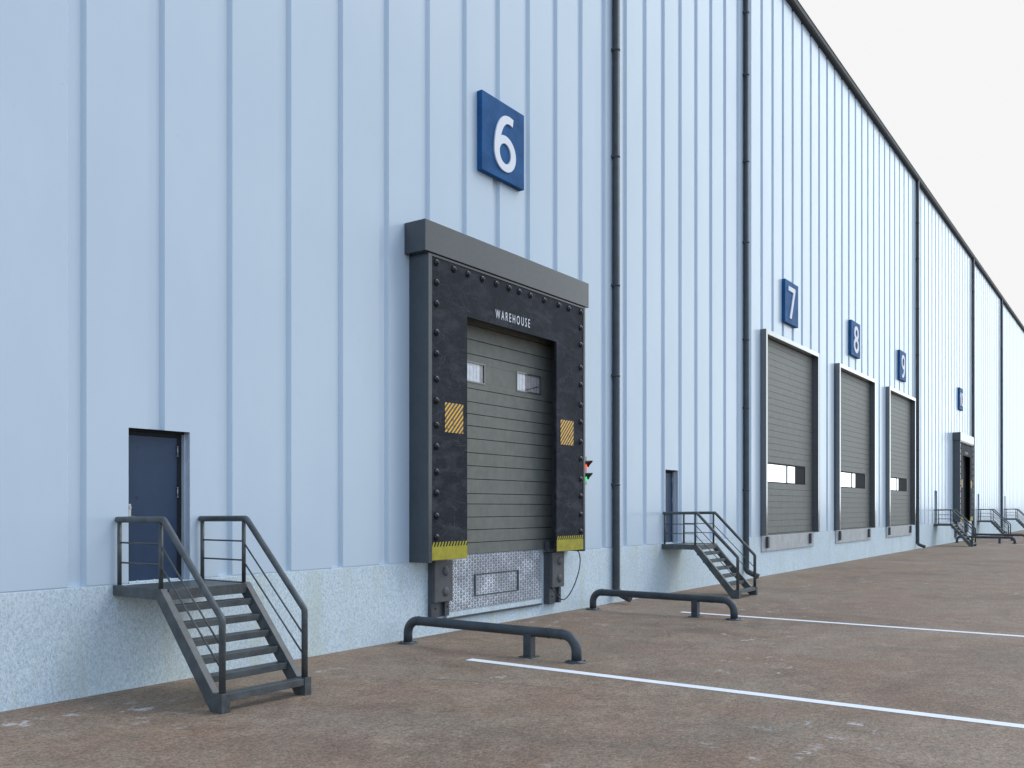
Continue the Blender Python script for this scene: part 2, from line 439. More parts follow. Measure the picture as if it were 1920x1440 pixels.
def text_mesh(body, name, mat, parent, width, height, depth, center, bold=0.0, squeeze_gap=0.0):
    cu = bpy.data.curves.new(name, 'FONT'); cu.body = body; cu.size = 1; cu.extrude = .05; cu.offset = bold
    cu.space_character = 1+squeeze_gap; cu.resolution_u = 10
    ob = bpy.data.objects.new('tmp', cu); C.objects.link(ob)
    dg = bpy.context.evaluated_depsgraph_get(); dg.update()
    me = bpy.data.meshes.new_from_object(ob.evaluated_get(dg))
    bpy.data.objects.remove(ob); bpy.data.curves.remove(cu)
    xs = [v.co.x for v in me.vertices]; ys = [v.co.y for v in me.vertices]
    cx, cy = (min(xs)+max(xs))/2, (min(ys)+max(ys))/2; sx, sy = width/(max(xs)-min(xs)), height/(max(ys)-min(ys))
    for v in me.vertices:
        x, y, z = v.co; v.co = ((x-cx)*sx, -z/.05*depth/2, (y-cy)*sy)
    me.name = name; me.materials.clear(); me.materials.append(mat)
    bm = bmesh.new(); bm.from_mesh(me); bmesh.ops.remove_doubles(bm, verts=bm.verts, dist=1e-5)
    bmesh.ops.recalc_face_normals(bm, faces=bm.faces); bm.to_mesh(me); bm.free()
    for p in me.polygons: p.use_smooth = False
    o = bpy.data.objects.new(name, me); C.objects.link(o); o.location = center
    if parent: o.parent = parent
    return o

# ------------------------------------------------------------------ ground
g = MB(); g.quad((-400, -500, 0), (900, -500, 0), (900, 500, 0), (-400, 500, 0))
tag(g.build('ground', M['ground']), kind='structure')

# ------------------------------------------------------------------ warehouse
XA, XB, ZT, PER, GRV, GD = -22.0, 165.0, 22.5, 1.1685, .26, .065
ZP = 1.465
ware = empty('warehouse', (0, YW, 0))
tag(ware, 'long pale blue ribbed metal warehouse on a speckled concrete plinth, with dark downpipes', 'warehouse')
W0 = (0, -YW, 0)                           # parts are modelled in world coordinates
PDOORS = [(7.236, 8.215), (24.205, 25.06), (64.60, 65.52), (82.88, 83.80), (99.62, 100.54)]
BAYS = [(32.10, 38.56), (41.60, 48.12), (51.15, 57.72)]
holes = [(a, b, 1.30, 3.60) for a, b in PDOORS] + [(a+.07, b-.07, 1.30, 8.90) for a, b in BAYS]
cl = MB()
def wall_seg(xa, ya, xb, yb, z0=ZP, z1=ZT):
    """vertical strip of the folded sheet, cut where openings are"""
    cuts = {xa, xb}
    for h in holes:
        for c in (h[0], h[1]):
            if xa < c < xb: cuts.add(c)
    cuts = sorted(cuts)
    def yy(x): return ya if xb == xa else ya+(yb-ya)*(x-xa)/(xb-xa)
    if xa == xb:
        cuts = [xa, xb]
    for p, q in zip(cuts, cuts[1:]):
        mid = (p+q)/2; spans = [(z0, z1)]
        for h in holes:
            if h[0] <= mid <= h[1]: spans = [(h[3], z1)]
        yp, yq = (ya, yb) if xa == xb else (yy(p), yy(q))
        for a, b in spans: cl.quad((p, yp, a), (q, yq, a), (q, yq, b), (p, yp, b))
x = 6.632 - PER*math.ceil((6.632-XA)/PER)
while x < XB:
    g0 = x+PER-GRV                          # raised panel x..g0, then the groove
    wall_seg(x, YW, g0, YW)
    wall_seg(g0, YW, g0+.042, YW+GD)
    wall_seg(g0+.042, YW+GD, x+PER-.042, YW+GD)
    wall_seg(x+PER-.042, YW+GD, x+PER, YW)
    x += PER
XE = x
cl.quad((XA-.3, YW+.1, 0), (XA-.3, YW+42, 0), (XA-.3, YW+42, ZT), (XA-.3, YW+.1, ZT))
cl.quad((XE, YW+.1, 0), (XE, YW+42, 0), (XE, YW+42, ZT), (XE, YW+.1, ZT))
cl.quad((XA-.3, YW+42, 0), (XE, YW+42, 0), (XE, YW+42, ZT), (XA-.3, YW+42, ZT))
cl.build('wall_cladding', M['clad'], ware, W0)
# plinth (cut at the leveller plates is not needed: plates sit proud of it)
pl = MB(); pl.box(XA-.4, XE, YW, YW+.5, -.05, 1.445)
pl.build('plinth', M['concrete'], ware, W0, bevel=.006)
jt = MB()
segs = [XA-.4]+[c for a, b in sorted([(h[0], h[1]) for h in holes]) for c in (a, b)]+[XE]
for a, b in zip(segs[::2], segs[1::2]):
    MB().box(a, b, YW+.008, YW+.13, 1.4452, 1.4652).build('base_flashing', M['clad'], ware, W0)
rf = MB(); rf.box(XA-.4, XE+.1, YW+.12, YW+42.2, 22.3, 22.55)
rf.build('roof', M['roof'], ware, W0)
gt = MB(); gt.prism_x([(YW-.003, 22.10), (YW-.14, 22.12), (YW-.20, 22.19), (YW-.20, 22.36), (YW-.17, 22.385), (YW+.14, 22.385), (YW+.14, 22.10)], XA-.4, XE+.1)
gut = gt.build('gutter', M['gutter'], ware, W0)
rm = MB(); rm.tube([(XA-.4, YW-.185, 22.40), (XE+.1, YW-.185, 22.40)], .032, 10)
rm.build('gutter_rim', M['dark'], gut, (0, 0, 0))

# downpipes
ZB = [19.6, 17.45, 14.45, 11.66, 8.3, 5.94, 3.1]
def downpipe(xc):
    yc = YW-.098; r = .095
    path = [(xc, yc, 22.15), (xc, yc, .52)]
    path += arc((xc, yc, 3), (xc, yc, .30), (xc, yc-.35, .16), .16, 6)
    path += [(xc, yc-.42, .13)]
    p = MB().tube(path, r, 18).build('downpipe', M['pipe'], ware, W0)
    for z in ZB:
        b = MB(); b.tube([(xc, yc, z-.03), (xc, yc, z+.03)], r+.007, 18)
        b.box(xc-r-.022, xc-r+.02, yc-.01, YW-.002, z-.025, z+.025)
        b.box(xc+r-.02, xc+r+.022, yc-.01, YW-.002, z-.025, z+.025)
        b.build('bracket', M['pipe'], p, (0, 0, 0))
for xc in (21.05, 30.43, 58.85, 79.95, 96.95): downpipe(xc)

# personnel doors
def personnel_door(xa, xb):
    yl = YW+.15
    top = 3.60
    f = MB()
    f.box(xa-.002, xa+.006, YW+.004, YW+.3, 1.4475, top)            # left reveal
    f.box(xa+.006, xa+.03, YW+.10, YW+.3, 1.4475, top)
    f.box(xa+.0065, xb-.0065, YW+.004, YW+.3, top-.006, top+.002)
    f.box(xa+.0305, xb-.0305, YW+.09, YW+.3, top-.031, top-.0065)
    dr = MB(); dr.box(xa+.075, xb-.115, yl, yl+.05, 1.475, top-.085)
    leaf = dr.build('door', M['bdoor'], ware, W0, bevel=.004)
    f.box(xa+.03, xa+.07, yl-.01, yl+.07, 1.447, top-.03)
    f.box(xb-.108, xb-.03, yl+.012, yl+.07, 1.447, top-.03)
    f.box(xa+.07, xb-.108, yl-.012, yl+.07, top-.08, top-.03)
    f.build('door_frame', M['wframe'], leaf, (0, 0, 0))
    j = MB(); j.box(xb-.006, xb+.002, YW+.004, YW+.3, 1.447, top).box(xb-.03, xb-.0065, YW+.10, YW+.3, 1.447, top-.007)
    j.build('door_reveal', M['jamb'], leaf, (0, 0, 0))
    th = MB(); th.box(xa+.07, xb-.108, yl-.03, yl+.06, 1.446, 1.470)
    for k in range(3): th.box(xa+.2+k*.26, xa+.22+k*.26, yl-.036, yl-.028, 1.455, 1.48)
    th.build('threshold', M['concrete'], leaf, (0, 0, 0))
    for z in (2.02, 2.72, 3.32)[1:]:
        h = MB(); h.tube([(xb-.112, yl-.012, z-.06), (xb-.112, yl-.012, z+.06)], .011, 8)
        h.tube([(xb-.112, yl-.012, z-.075), (xb-.112, yl-.012, z-.063)], .016, 8)
        h.tube([(xb-.112, yl-.012, z+.063), (xb-.112, yl-.012, z+.075)], .016, 8)
        h.build('hinge', M['hinge'], leaf, (0, 0, 0))
    hd = MB(); hd.box(xa+.085, xa+.125, yl-.012, yl, 2.33, 2.55)
    hd.tube([(xa+.105, yl, 2.37), (xa+.105, yl-.06, 2.37), (xa+.235, yl-.065, 2.36)], .011, 8)
    hd.tube([(xa+.105, yl-.002, 2.50), (xa+.105, yl-.03, 2.50)], .018, 10)
    hd.build('handle', M['silver'], leaf, (0, 0, 0))
for a, b in PDOORS: personnel_door(a, b)

# ------------------------------------------------------------------ loading bay with canopy (6 and 10)
def canopy_bay():
    O = Vector((15.9, YW, 0)); Q = tuple(-O)
    root = empty('loading_bay', O)
    yf = 11.028                                    # front of the shelter frame
    cn = MB().box(12.896, 18.902, 10.991, YW-.002, 7.278, 7.862).build('canopy', M['canopy'], root, Q, bevel=.008)
    fr = MB()
    fr.box(13.032, 13.135, yf, YW-.003, 1.459, 7.274)
    fr.box(18.722, 18.801, yf, YW-.003, 1.459, 7.274)
    fr.box(13.137, 18.72, yf+.001, YW-.004, 7.225, 7.273)
    fr.build('shelter_frame', M['canopy'], root, Q, bevel=.004)
    ct = MB()
    yc = yf+.012
    ct.box(13.139, 14.225, yc, yc+.06, 1.50, 7.222)
    ct.box(17.535, 18.718, yc, yc+.06, 1.50, 7.222)
    ct.box(14.2255, 17.5345, yc, yc+.06, 6.27, 7.222)
    cur = ct.build('rubber_curtain', M['curtain'], root, Q)
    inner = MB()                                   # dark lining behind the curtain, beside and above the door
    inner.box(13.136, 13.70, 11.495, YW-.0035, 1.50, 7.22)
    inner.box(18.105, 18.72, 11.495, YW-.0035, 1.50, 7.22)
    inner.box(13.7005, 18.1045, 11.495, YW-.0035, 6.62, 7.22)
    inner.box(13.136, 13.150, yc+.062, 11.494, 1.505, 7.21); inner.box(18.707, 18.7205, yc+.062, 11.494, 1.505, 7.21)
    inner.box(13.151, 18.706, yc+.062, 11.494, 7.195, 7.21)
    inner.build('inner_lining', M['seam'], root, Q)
    for pa, pb in ((13.70, 13.78), (18.025, 18.10)): MB().box(pa, pb, 11.43, YW-.003, 1.535, 6.61).build('door_post', M['dark'], root, Q, bevel=.004)
    Z = [7.131, 6.755, 6.355, 5.812, 5.41, 4.926, 4.522, 4.06, 3.655, 3.175, 2.775, 2.341, 1.938]
    XS = [13.80, 14.242, 14.717, 15.194, 15.652, 16.028, 16.458, 17.012, 17.615, 18.058]
    bp = [(13.275, z) for z in Z]+[(18.59, z) for z in Z]+[(xx, 7.115) for xx in XS]
    for i, (bx, bz) in enumerate(bp):
        b = MB().lathe((bx, yc, bz), [(.066, .0), (.066, .018), (.050, .030), (.046, .030), (.038, .048), (.018, .058)], 'y', 16)
        b.box(bx-.075, bx+.075, yc-.004, yc-.0005, bz-.085, bz+.085) if False else None
        b.build('bolt', M['bolt'], cur, (0, 0, 0))
    for xa, xb in ((13.139, 14.225), (17.535, 18.718)):
        y = MB().box(xa+.004, xb-.004, yc-.006, yc-.0005, 1.503, 1.755)
        n = int((xb-xa)/.088)                       # saw of slanted teeth along the top of the band
        w = (xb-xa-.01)/n
        for k in range(n):
            x0 = xa+.005+k*w
            a = (x0, 1.755), (x0+w*.5, 1.755), (x0+w*.98, 1.845), (x0+w*.48, 1.845)
            a = [(min(px_, xb-.004), pz_) for px_, pz_ in a]
            i = len(y.v)
            y.v += [(p, yc-.006, q) for p, q in a]+[(p, yc-.0005, q) for p, q in a]
            y.f += [(i, i+1, i+2, i+3), (i+4, i+7, i+6, i+5)]+[(i+k2, i+(k2+1) % 4, i+4+(k2+1) % 4, i+4+k2) for k2 in range(4)]
            y.sm += [False]*6
        y.build('yellow_band', M['yellow'], cur, (0, 0, 0))
    for xa, xb in ((13.527, 14.09), (17.70, 18.27)):
        MB().box(xa, xb, yc-.005, yc-.0005, 3.945, 4.515).build('hazard_patch', M['stripes'], cur, (0, 0, 0))
    text_mesh('WAREHOUSE', 'lettering', M['word'], cur, 1.27, .185, .004, (15.806, yc-.003, 6.498), .004, .55)
    # sectional door: slats with a groove between each
    yd = 11.465
    zs = [5.966, 5.669, 4.955, 4.68, 4.432, 4.186, 3.923, 3.63, 3.362, 3.088, 2.787, 2.571, 2.301, 2.038, 1.773]
    lv = [6.60, 6.27]+zs+[1.535]
    WA, WB, WL, WR = 5.11, 5.485, 13.785, 18.02
    WIN = [(14.42, 15.34, WA, WB), (16.57, 17.49, WA, WB)]
    d = MB()
    for a, b in zip(lv, lv[1:]):
        z1, z0 = a-.007, b+.007
        if not (z0 < WA < z1): d.box(WL, WR, yd, yd+.035, z0, z1)
        else:
            d.box(WL, WR, yd, yd+.035, z0, WA); d.box(WL, WR, yd, yd+.035, WB, z1)
            for p, q in ((WL, 14.42), (15.34, 16.57), (17.49, WR)): d.box(p, q, yd+.0002, yd+.0348, WA+.0005, WB-.0005)
    dr = d.build('sectional_door', M['door'], root, Q, bevel=.003)
    MB().box(WL, WR, yd+.036, yd+.041, 1.54, WA-.05).box(WL, WR, yd+.036, yd+.041, WB+.05, 6.59).build('door_backing', M['seam'], dr, (0, 0, 0))
    for a, b, z0, z1 in WIN:
        w = MB(); w.box(a, b, yd-.014, yd+.03, z0-.03, z0); w.box(a, b, yd-.014, yd+.03, z1, z1+.028)
        w.box(b+.0005, b+.032, yd-.014, yd+.03, z0-.03, z1+.028); w.box(a-.032, a-.0005, yd-.014, yd+.03, z0-.03, z1+.028)
        w.build('window', M['frame'], dr, (0, 0, 0))
        pn = MB(); pn.quad((a, yd+.006, z0), (b, yd+.006, z0), (b, yd+.006, z1), (a, yd+.006, z1))
        pn.build('pane', M['clear'], dr, (0, 0, 0))
        l = MB(); l2 = MB(); split = a+.34 if a > 16 else b-.12  # pale and grey ribs stand in for the reflection in the pane
        xx = a
        while xx < b-.004:
            xe = min(xx+.115, b-.002); t = l if xx < split else l2
            t.box(xx, xe-.011, yd+.014, yd+.022, z0, z1); xx += .115
        l.build('reflection_lining', M['blind'], dr, (0, 0, 0))
        l2.build('reflection_lining', M['refl_grey'], dr, (0, 0, 0))
        if a > 16:
            MB().tube([(a+.36, yd+.011, z0+.03), (b-.04, yd+.011, z0+.16)], .010, 8).build('reflection_bar', M['dark'], dr, (0, 0, 0))  # dark bar of the imitated reflection, built as a tube
    # leveller plate with a raised lip frame, sill and kerb strip
    yp = YW-.06
    MB().box(14.10, 17.53, yp, YW-.002, .420, 1.532).build('leveller_plate', M['tread'], root, Q, bevel=.004)
    sl = MB(); x0, x1, z0, z1, t = 14.985, 16.59, .665, 1.125, .022
    sl.box(x0, x1, yp-.022, yp-.001, z0, z0+t); sl.box(x0, x1, yp-.022, yp-.001, z1-t, z1)
    sl.box(x0, x0+t*1.8, yp-.03, yp-.001, z0+t+.0005, z1-t-.0005); sl.box(x1-t*1.8, x1, yp-.03, yp-.001, z0+t+.0005, z1-t-.0005)
    sl.build('lip_frame', M['stair'], root, Q, bevel=.003)
    MB().box(14.10, 17.55, YW-.045, YW-.002, .30, .418).build('leveller_sill', M['concrete'], root, Q)
    MB().box(13.90, 17.55, YW-.075, YW-.002, .262, .298).build('kerb_strip', M['dark'], root, Q)
    # bumpers
    for side, (bx0, bx1, ya, yb, zb) in enumerate(((13.577, 14.129, 11.328, 11.415, .345), (17.71, 18.223, 11.261, 11.348, .262))):
        bo = MB().box(bx0, bx1, ya, ya+.075, .650, 1.462).build('bumper', M['bumper'], root, Q, bevel=.01)
        for z in (.85, 1.25):
            MB().lathe(((bx0+bx1)/2+.055, ya, z), [(.095, 0), (.091, .012), (.076, .026), (.05, .036), (.02, .040)], 'y', 24).build('bumper_bolt', M['bumper'], bo, (0, 0, 0))
        h = MB()
        h.box(bx0, bx0+.235, yb, YW-.003, zb, .649); h.box(bx0+.415, bx1-.005, yb, YW-.003, zb+.006, .649)
        h.box(bx0+.235, bx0+.415, yb+.06, YW-.004, zb+.003, .649)
        h.box(bx0+.002, bx1-.03, ya+.0755, YW-.005, .6495, 1.458)
        h.build('bumper_bracket', M['dark'], bo, (0, 0, 0), bevel=.004)
        for bx, bz in ((bx0+.12, zb+.18), (bx1-.06, zb+.19)):
            MB().lathe((bx, yb, bz), [(.022, 0), (.018, .012), (.006, .014)], 'y', 10).build('anchor_bolt', M['bolt'], bo, (0, 0, 0))
    MB().box(17.62, 18.10, 11.30, 11.425, 1.475, 1.735).build('track_guard', M['dark'], root, Q, bevel=.006)
    return root
SHIFT = 58.40
bay6 = canopy_bay()
bay10 = copy_tree(bay6); bay10.location.x += SHIFT
tag(bay6, 'large nearby grey canopied loading bay with bolted black curtain, under the blue sign 6', 'loading bay', 'canopied loading bays')
tag(bay10, 'small distant canopied loading bay with a black curtain, under the blue sign 10', 'loading bay', 'canopied loading bays')

# ------------------------------------------------------------------ framed bays 7, 8, 9
def framed_bay(x0, x1, mull, dark0, win1):
    O = Vector(((x0+x1)/2, YW, 0)); Q = tuple(-O)
    root = empty('loading_bay', O)
    yf, zt, zb, t = 11.30, 8.945, 1.478, .16
    f = MB()
    f.box(x0, x0+t, yf, YW+.16, zb, zt); f.box(x1-t, x1, yf, YW+.16, zb, zt)
    f.box(x0+t+.0005, x1-t-.0005, yf, YW+.16, zt-.175, zt)
    f.build('door_frame', M['frame'], root, Q, bevel=.006)
    yd = YW+.05; za, zc = 3.43, 4.17
    d = MB(); xa, xb = x0+t+.001, x1-t-.001
    zz_ = 1.537; pit = .242; lv = []
    while zz_ < za-.05: lv.append(zz_); zz_ += (za-1.537)/8
    lv.append(za)
    for a, b in zip(lv, lv[1:]): d.box(xa, xb, yd, yd+.05, a+.004, b-.004)
    n = 19; st = (8.76-zc)/n
    for k in range(n): d.box(xa, xb, yd, yd+.05, zc+k*st+.004, zc+(k+1)*st-.004)
    d.box(xa, x0+.28, yd, yd+.05, za, zc); d.box(win1+.04, xb, yd, yd+.05, za, zc)
    dr = d.build('sectional_door', M['door'], root, Q, bevel=.003)
    MB().box(xa, xb, yd+.056, yd+.066, 1.54, za).box(xa, xb, yd+.056, yd+.066, zc, 8.75).build('door_backing', M['gap'], dr, (0, 0, 0))
    w = MB(); wa = x0+.281
    w.box(wa, win1+.039, yd-.006, yd+.05, zc-.06, zc-.001); w.box(wa, win1+.039, yd-.006, yd+.05, za+.001, za+.035)
    w.box(mull-.05, mull+.05, yd-.004, yd+.05, za+.0355, zc-.0605)
    w.box(win1, win1+.038, yd-.005, yd+.05, za+.0355, zc-.0605)
    w.build('window_frame', M['wframe'], dr, (0, 0, 0))
    MB().box(dark0, win1-.001, yd+.012, yd+.05, za+.0355, zc-.0605).box(dark0+.05, win1-.14, yd+.004, yd+.0115, za+.08, zc-.11).build('jamb_reflection_panel', M['wframe'], dr, (0, 0, 0))  # dark sheet standing in for the jamb's reflection in the glass
    MB().box(wa, mull-.051, yd+.012, yd+.02, za+.036, zc-.061).build('pane', M['glass'], dr, (0, 0, 0))
    MB().box(mull+.051, dark0-.001, yd+.012, yd+.02, za+.036, zc-.061).build('pane', M['glass'], dr, (0, 0, 0))
    MB().box(x0+.02, x1-.24, YW-.05, YW-.002, .90, 1.476).build('leveller_plate', M['plate'], root, Q, bevel=.004)
    MB().box(xa, xb, YW-.03, yd+.06, 1.4775, 1.535).build('sill', M['bumper'], root, Q)
    for bx in (x0+.40, x1-.93):
        MB().box(bx, bx+.15, YW-.15, YW-.051, 1.02, 1.44).build('bumper', M['dark'], root, Q, bevel=.01)
    return root
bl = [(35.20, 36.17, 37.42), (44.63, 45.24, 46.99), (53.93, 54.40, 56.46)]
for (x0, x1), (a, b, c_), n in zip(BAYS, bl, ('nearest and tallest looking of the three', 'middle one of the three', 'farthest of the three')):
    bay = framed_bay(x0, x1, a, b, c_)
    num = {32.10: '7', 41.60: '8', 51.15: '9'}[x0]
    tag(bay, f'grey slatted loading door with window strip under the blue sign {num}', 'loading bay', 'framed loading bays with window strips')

# ------------------------------------------------------------------ number signs
def ribbon(mb, pts, ws, y0, y1, closed=False):
    """flat stroke of varying width in the x-z plane, given thickness; y0 = front"""
    P = [Vector((a, b)) for a, b in pts]; n = len(P); L = []; Rr = []
    for k in range(n):
        if closed: d = P[(k+1) % n]-P[k-1]
        else: d = P[min(k+1, n-1)]-P[max(k-1, 0)]
        d.normalize(); q = Vector((-d.y, d.x)); w = ws[k]/2 if isinstance(ws, list) else ws/2
        L.append(P[k]+q*w); Rr.append(P[k]-q*w)
    i = len(mb.v)
    for k in range(n):
        f = y0[k] if isinstance(y0, list) else y0
        for p, y in ((L[k], f), (Rr[k], f), (Rr[k], y1), (L[k], y1)): mb.v.append((p.x, y, p.y))
    for k in range(n if closed else n-1):
        a = i+4*k; b = i+4*((k+1) % n)
        for e in range(4):
            mb.f.append((a+e, a+(e+1) % 4, b+(e+1) % 4, b+e)); mb.sm.append(False)
    if not closed:
        mb.f += [(i, i+1, i+2, i+3), (i+4*n-1, i+4*n-2, i+4*n-3, i+4*n-4)]; mb.sm += [False, False]
def ell(cx, cz, rx, rz, a0, a1, n):
    return [(cx+rx*math.cos(R(a0+(a1-a0)*k/n)), cz+rz*math.sin(R(a0+(a1-a0)*k/n))) for k in range(n+1)]
def digit(ch, cx, cz, w, h):
    """painted board digit, drawn in a box w x h around (cx, cz)"""
    m = MB(); yb, yf = 11.3775, 11.345; t = w*.235; tv = h*.135
    if ch in '69':
        # long outer curve from the clipped top terminal down the left side, round the bowl and back to the stem
        bx, bz, rx, rz = 0, -h*.5+h*.315, w/2-t/2, h*.315-tv/2
        path = [(w*.36, h/2-tv*.5-h*.012), (w*.20, h/2-tv*.46)]+ell(w*.14, bz+h*.02, w*.14+rx, h/2-tv/2-bz-h*.02, 96, 180, 14)
        path += ell(bx, bz, rx, rz, 184, 520, 42)
        n = len(path); ws = []; ys = []
        for k, (px_, pz_) in enumerate(path):
            if k+1 < n: d = Vector(path[min(k+1, n-1)])-Vector(path[max(k-1, 0)])
            d2 = d.normalized(); f = abs(d2.y); ws.append(tv*(1-f)+t*f)
            ys.append(yf+.004*k/n)
        if ch == '9': path = [(-a, -b) for a, b in path]
        ribbon(m, [(cx+a, cz+b) for a, b in path], ws, ys, yb)
    elif ch in '80':
        rings = [(0, 0, w/2-t/2, h/2-tv/2)] if ch == '0' else [(0, h*.243, w*.445-t/2, h*.257-tv*.42), (0, -h*.215, w/2-t/2, h*.285-tv/2)]
        for q, (x, z, rx, rz) in enumerate(rings):
            p = ell(x, z, rx, rz, 0, 360*35/36, 35); ws = []
            for k in range(len(p)):
                d = (Vector(p[(k+1) % len(p)])-Vector(p[k-1])).normalized(); f = abs(d.y); ws.append(tv*(1-f)+t*f)
            ribbon(m, [(cx+a, cz+b) for a, b in p], ws, yf+.003*q, yb, True)
    elif ch == '7':
        o = [(-.5, .5), (.5, .5), (.5, .40), (-.06, -.5), (-.31, -.5), (.24, .355), (-.5, .355)]
        i = len(m.v); m.v += [(cx+a*w, yf, cz+b*h) for a, b in o]+[(cx+a*w, yb, cz+b*h) for a, b in o]
        k = len(o); m.f += [(i+0, i+1, i+2, i+5, i+6), (i+2, i+3, i+4, i+5)]+[(i+q, i+(q+1) % k, i+k+(q+1) % k, i+k+q) for q in range(k)]; m.sm += [False]*(k+2)
    elif ch == '1':
        o = [(.5, .5), (.5, -.5), (-.12, -.5), (-.12, .22), (-.5, .05), (-.5, .22), (.05, .5)]
        i = len(m.v); m.v += [(cx+a*w, yf, cz+b*h) for a, b in o]+[(cx+a*w, yb, cz+b*h) for a, b in o]
        k = len(o); m.f += [(i, i+1, i+2, i+3, i+6), (i+3, i+4, i+5, i+6)]+[(i+q, i+(q+1) % k, i+k+(q+1) % k, i+k+q) for q in range(k)]; m.sm += [False]*(k+2)
    return m
def sign(txt, xa, xb, za, zb, dc, dw, dz0, dz1, label):
    O = Vector(((xa+xb)/2, YW, (za+zb)/2)); root = empty('number_sign', O); Q = tuple(-O)
    MB().box(xa, xb, 11.378, YW-.001, za, zb).build('sign_panel', M['blue'], root, Q, bevel=.008)
    if len(txt) == 1: items = [(txt, dc, dw)]
    else: items = [('1', dc-dw*.36, dw*.26), ('0', dc+dw*.19, dw*.60)]
    for ch, c, w_ in items:
        digit(ch, c, (dz0+dz1)/2, w_, dz1-dz0).build('number', M['digit'], root, Q)
    tag(root, label, 'sign', 'blue dock number signs')
sign('6', 15.161, 16.722, 9.545, 11.205, 15.962, .79, 9.725, 10.945, 'large blue square sign with white number 6 above the nearest canopied bay')
sign('7', 34.42, 36.00, 9.60, 11.24, 35.14, .80, 9.80, 11.02, 'blue square sign with white number 7 on the ribbed wall')
sign('8', 43.85, 45.42, 9.64, 11.27, 44.63, .86, 9.80, 11.05, 'blue square sign with white number 8 on the ribbed wall')
sign('9', 53.93, 55.50, 9.66, 11.30, 54.66, .86, 9.80, 11.08, 'blue square sign with white number 9 near a downpipe')
sign('10', 73.45, 74.95, 9.70, 11.31, 74.15, 1.25, 9.97, 10.96, 'small far blue sign with white number 10 above the distant canopied bay')

# ------------------------------------------------------------------ stairs
def staircase():
    X0, X1 = 6.995, 8.43
    O = Vector((X0, YW, 0)); Q = tuple(-O); root = empty('metal_staircase', O)
    pf = MB(); pf.box(X0+.10, X1-.10, 10.43, YW-.002, 1.385, 1.436)
    pf.box(X0+.10, X1-.10, 10.385, 10.429, 1.30, 1.437)
    pf.build('platform', M['stair'], root, Q, bevel=.004)
    for xa, xb in ((X0, X0+.098), (X1-.098, X1)):
        s = MB()
        s.prism_x([(YW-.002, 1.305), (10.515, 1.305), (9.405, .002), (9.187, .002), (9.187, .232), (9.352, .232), (10.43, 1.447), (YW-.002, 1.447)], xa, xb)
        s.build('stringer', M['stair'], root, Q, bevel=.004)
    for xa, xb in ((X0-.0015, X0+.124), (X1-.112, X1+.0015)):
        MB().box(xa, xb, 9.183, 9.355, 0, .236).build('foot', M['stair'], root, Q, bevel=.005)
    ys = [(10.271, 1.232), (10.09, 1.026), (9.905, .819), (9.72, .612), (9.535, .405)]
    for y, z in ys:
        MB().box(X0+.0985, X1-.0985, y, y+.20, z-.085, z).build('step', M['stair'], root, Q, bevel=.004)
    MB().box(X0+.1245, X1-.1125, 9.195, 9.36, .135, .225).build('step', M['stair'], root, Q, bevel=.004)
    for xc in (X0+.058, X1-.058):
        p = [(xc, YW-.025, 2.335), (xc, YW-.06, 2.335)]
        p += arc((xc, YW, 2.335), (xc, 10.445, 2.345), (xc, 9.25, 1.13), .07, 5)
        p += arc((xc, 10.445, 2.345), (xc, 9.250, 1.135), (xc, 9.25, 0), .08, 5)
        p += [(xc, 9.25, .20)]
        r = MB().tube(p, .042, 16).build('handrail', M['stair'], root, Q)
        for y in (YW-.07, 10.50):
            MB().tube([(xc, y, 1.44), (xc, y, 2.31)], .029, 12).build('post', M['stair'], r, (0, 0, 0))
        for z in (2.025, 1.755):
            q = MB().tube([(xc, YW-.07, z), (xc, 10.50, z)], .012, 8)
            q.tube([(xc, 10.50, z-.02), (xc, 9.25, z-1.245)], .012, 8)
            q.build('guard_rod', M['stair'], r, (0, 0, 0))
    return root
st = staircase()
SL = [(7.0, 'nearest black metal staircase, below the large blue door at the left end'),
      (23.95, 'black metal staircase beside the second downpipe and the second blue door'),
      (64.30, 'small far metal staircase standing in front of the distant canopied bay'),
      (82.50, 'tiny far metal staircase just right of the distant canopied bay'),
      (99.30, 'farthest metal staircase, cut off by the right edge of the photo')]
for i, (x, l) in enumerate(SL):
    o = st if i == 0 else copy_tree(st)
    o.location.x = x
    tag(o, l, 'staircase', 'metal staircases up to the blue doors')

# ------------------------------------------------------------------ pipe barriers
def barrier():
    X = 12.635; O = Vector((X, 9.4, 0)); Q = tuple(-O); root = empty('pipe_barrier', O)
    zc, r, ya, yb = .43, .083, 11.185, 7.575
    p = [(X, ya, .01)]+arc((X, ya, 0), (X, ya, zc), (X, yb, zc), .24, 8)+arc((X, ya, zc), (X, yb, zc), (X, yb, 0), .26, 9)+[(X, yb, .01)]
    MB().tube(p, r, 22).build('rail', M['pipe'], root, Q)
    for y in (10.93, 8.10, 7.86): MB().tube([(X, y-.012, zc), (X, y+.012, zc)], r+.006, 22).build('weld_collar', M['pipe'], root, Q)
    MB().box(X-.075, X+.075, 8.42, 8.57, .015, zc-.03).build('middle_post', M['pipe'], root, Q, bevel=.006)
    MB().box(X-.13, X+.13, 8.365, 8.625, 0, .018).build('base_plate', M['pipe'], root, Q, bevel=.004)
    for y in (ya, yb):
        b = MB().lathe((X, y, 0), [(.185, 0), (.185, .018), (.09, .0185), (.088, .03), (.084, .032)], 'z', 28)
        for k in range(4):
            a = k*math.pi/2+.6; b.lathe((X+.135*math.cos(a), y+.135*math.sin(a), .018), [(.018, 0), (.018, .014), (.008, .02)], 'z', 6)
        b.build('flange', M['pipe'], root, Q)
    return root
br = barrier()
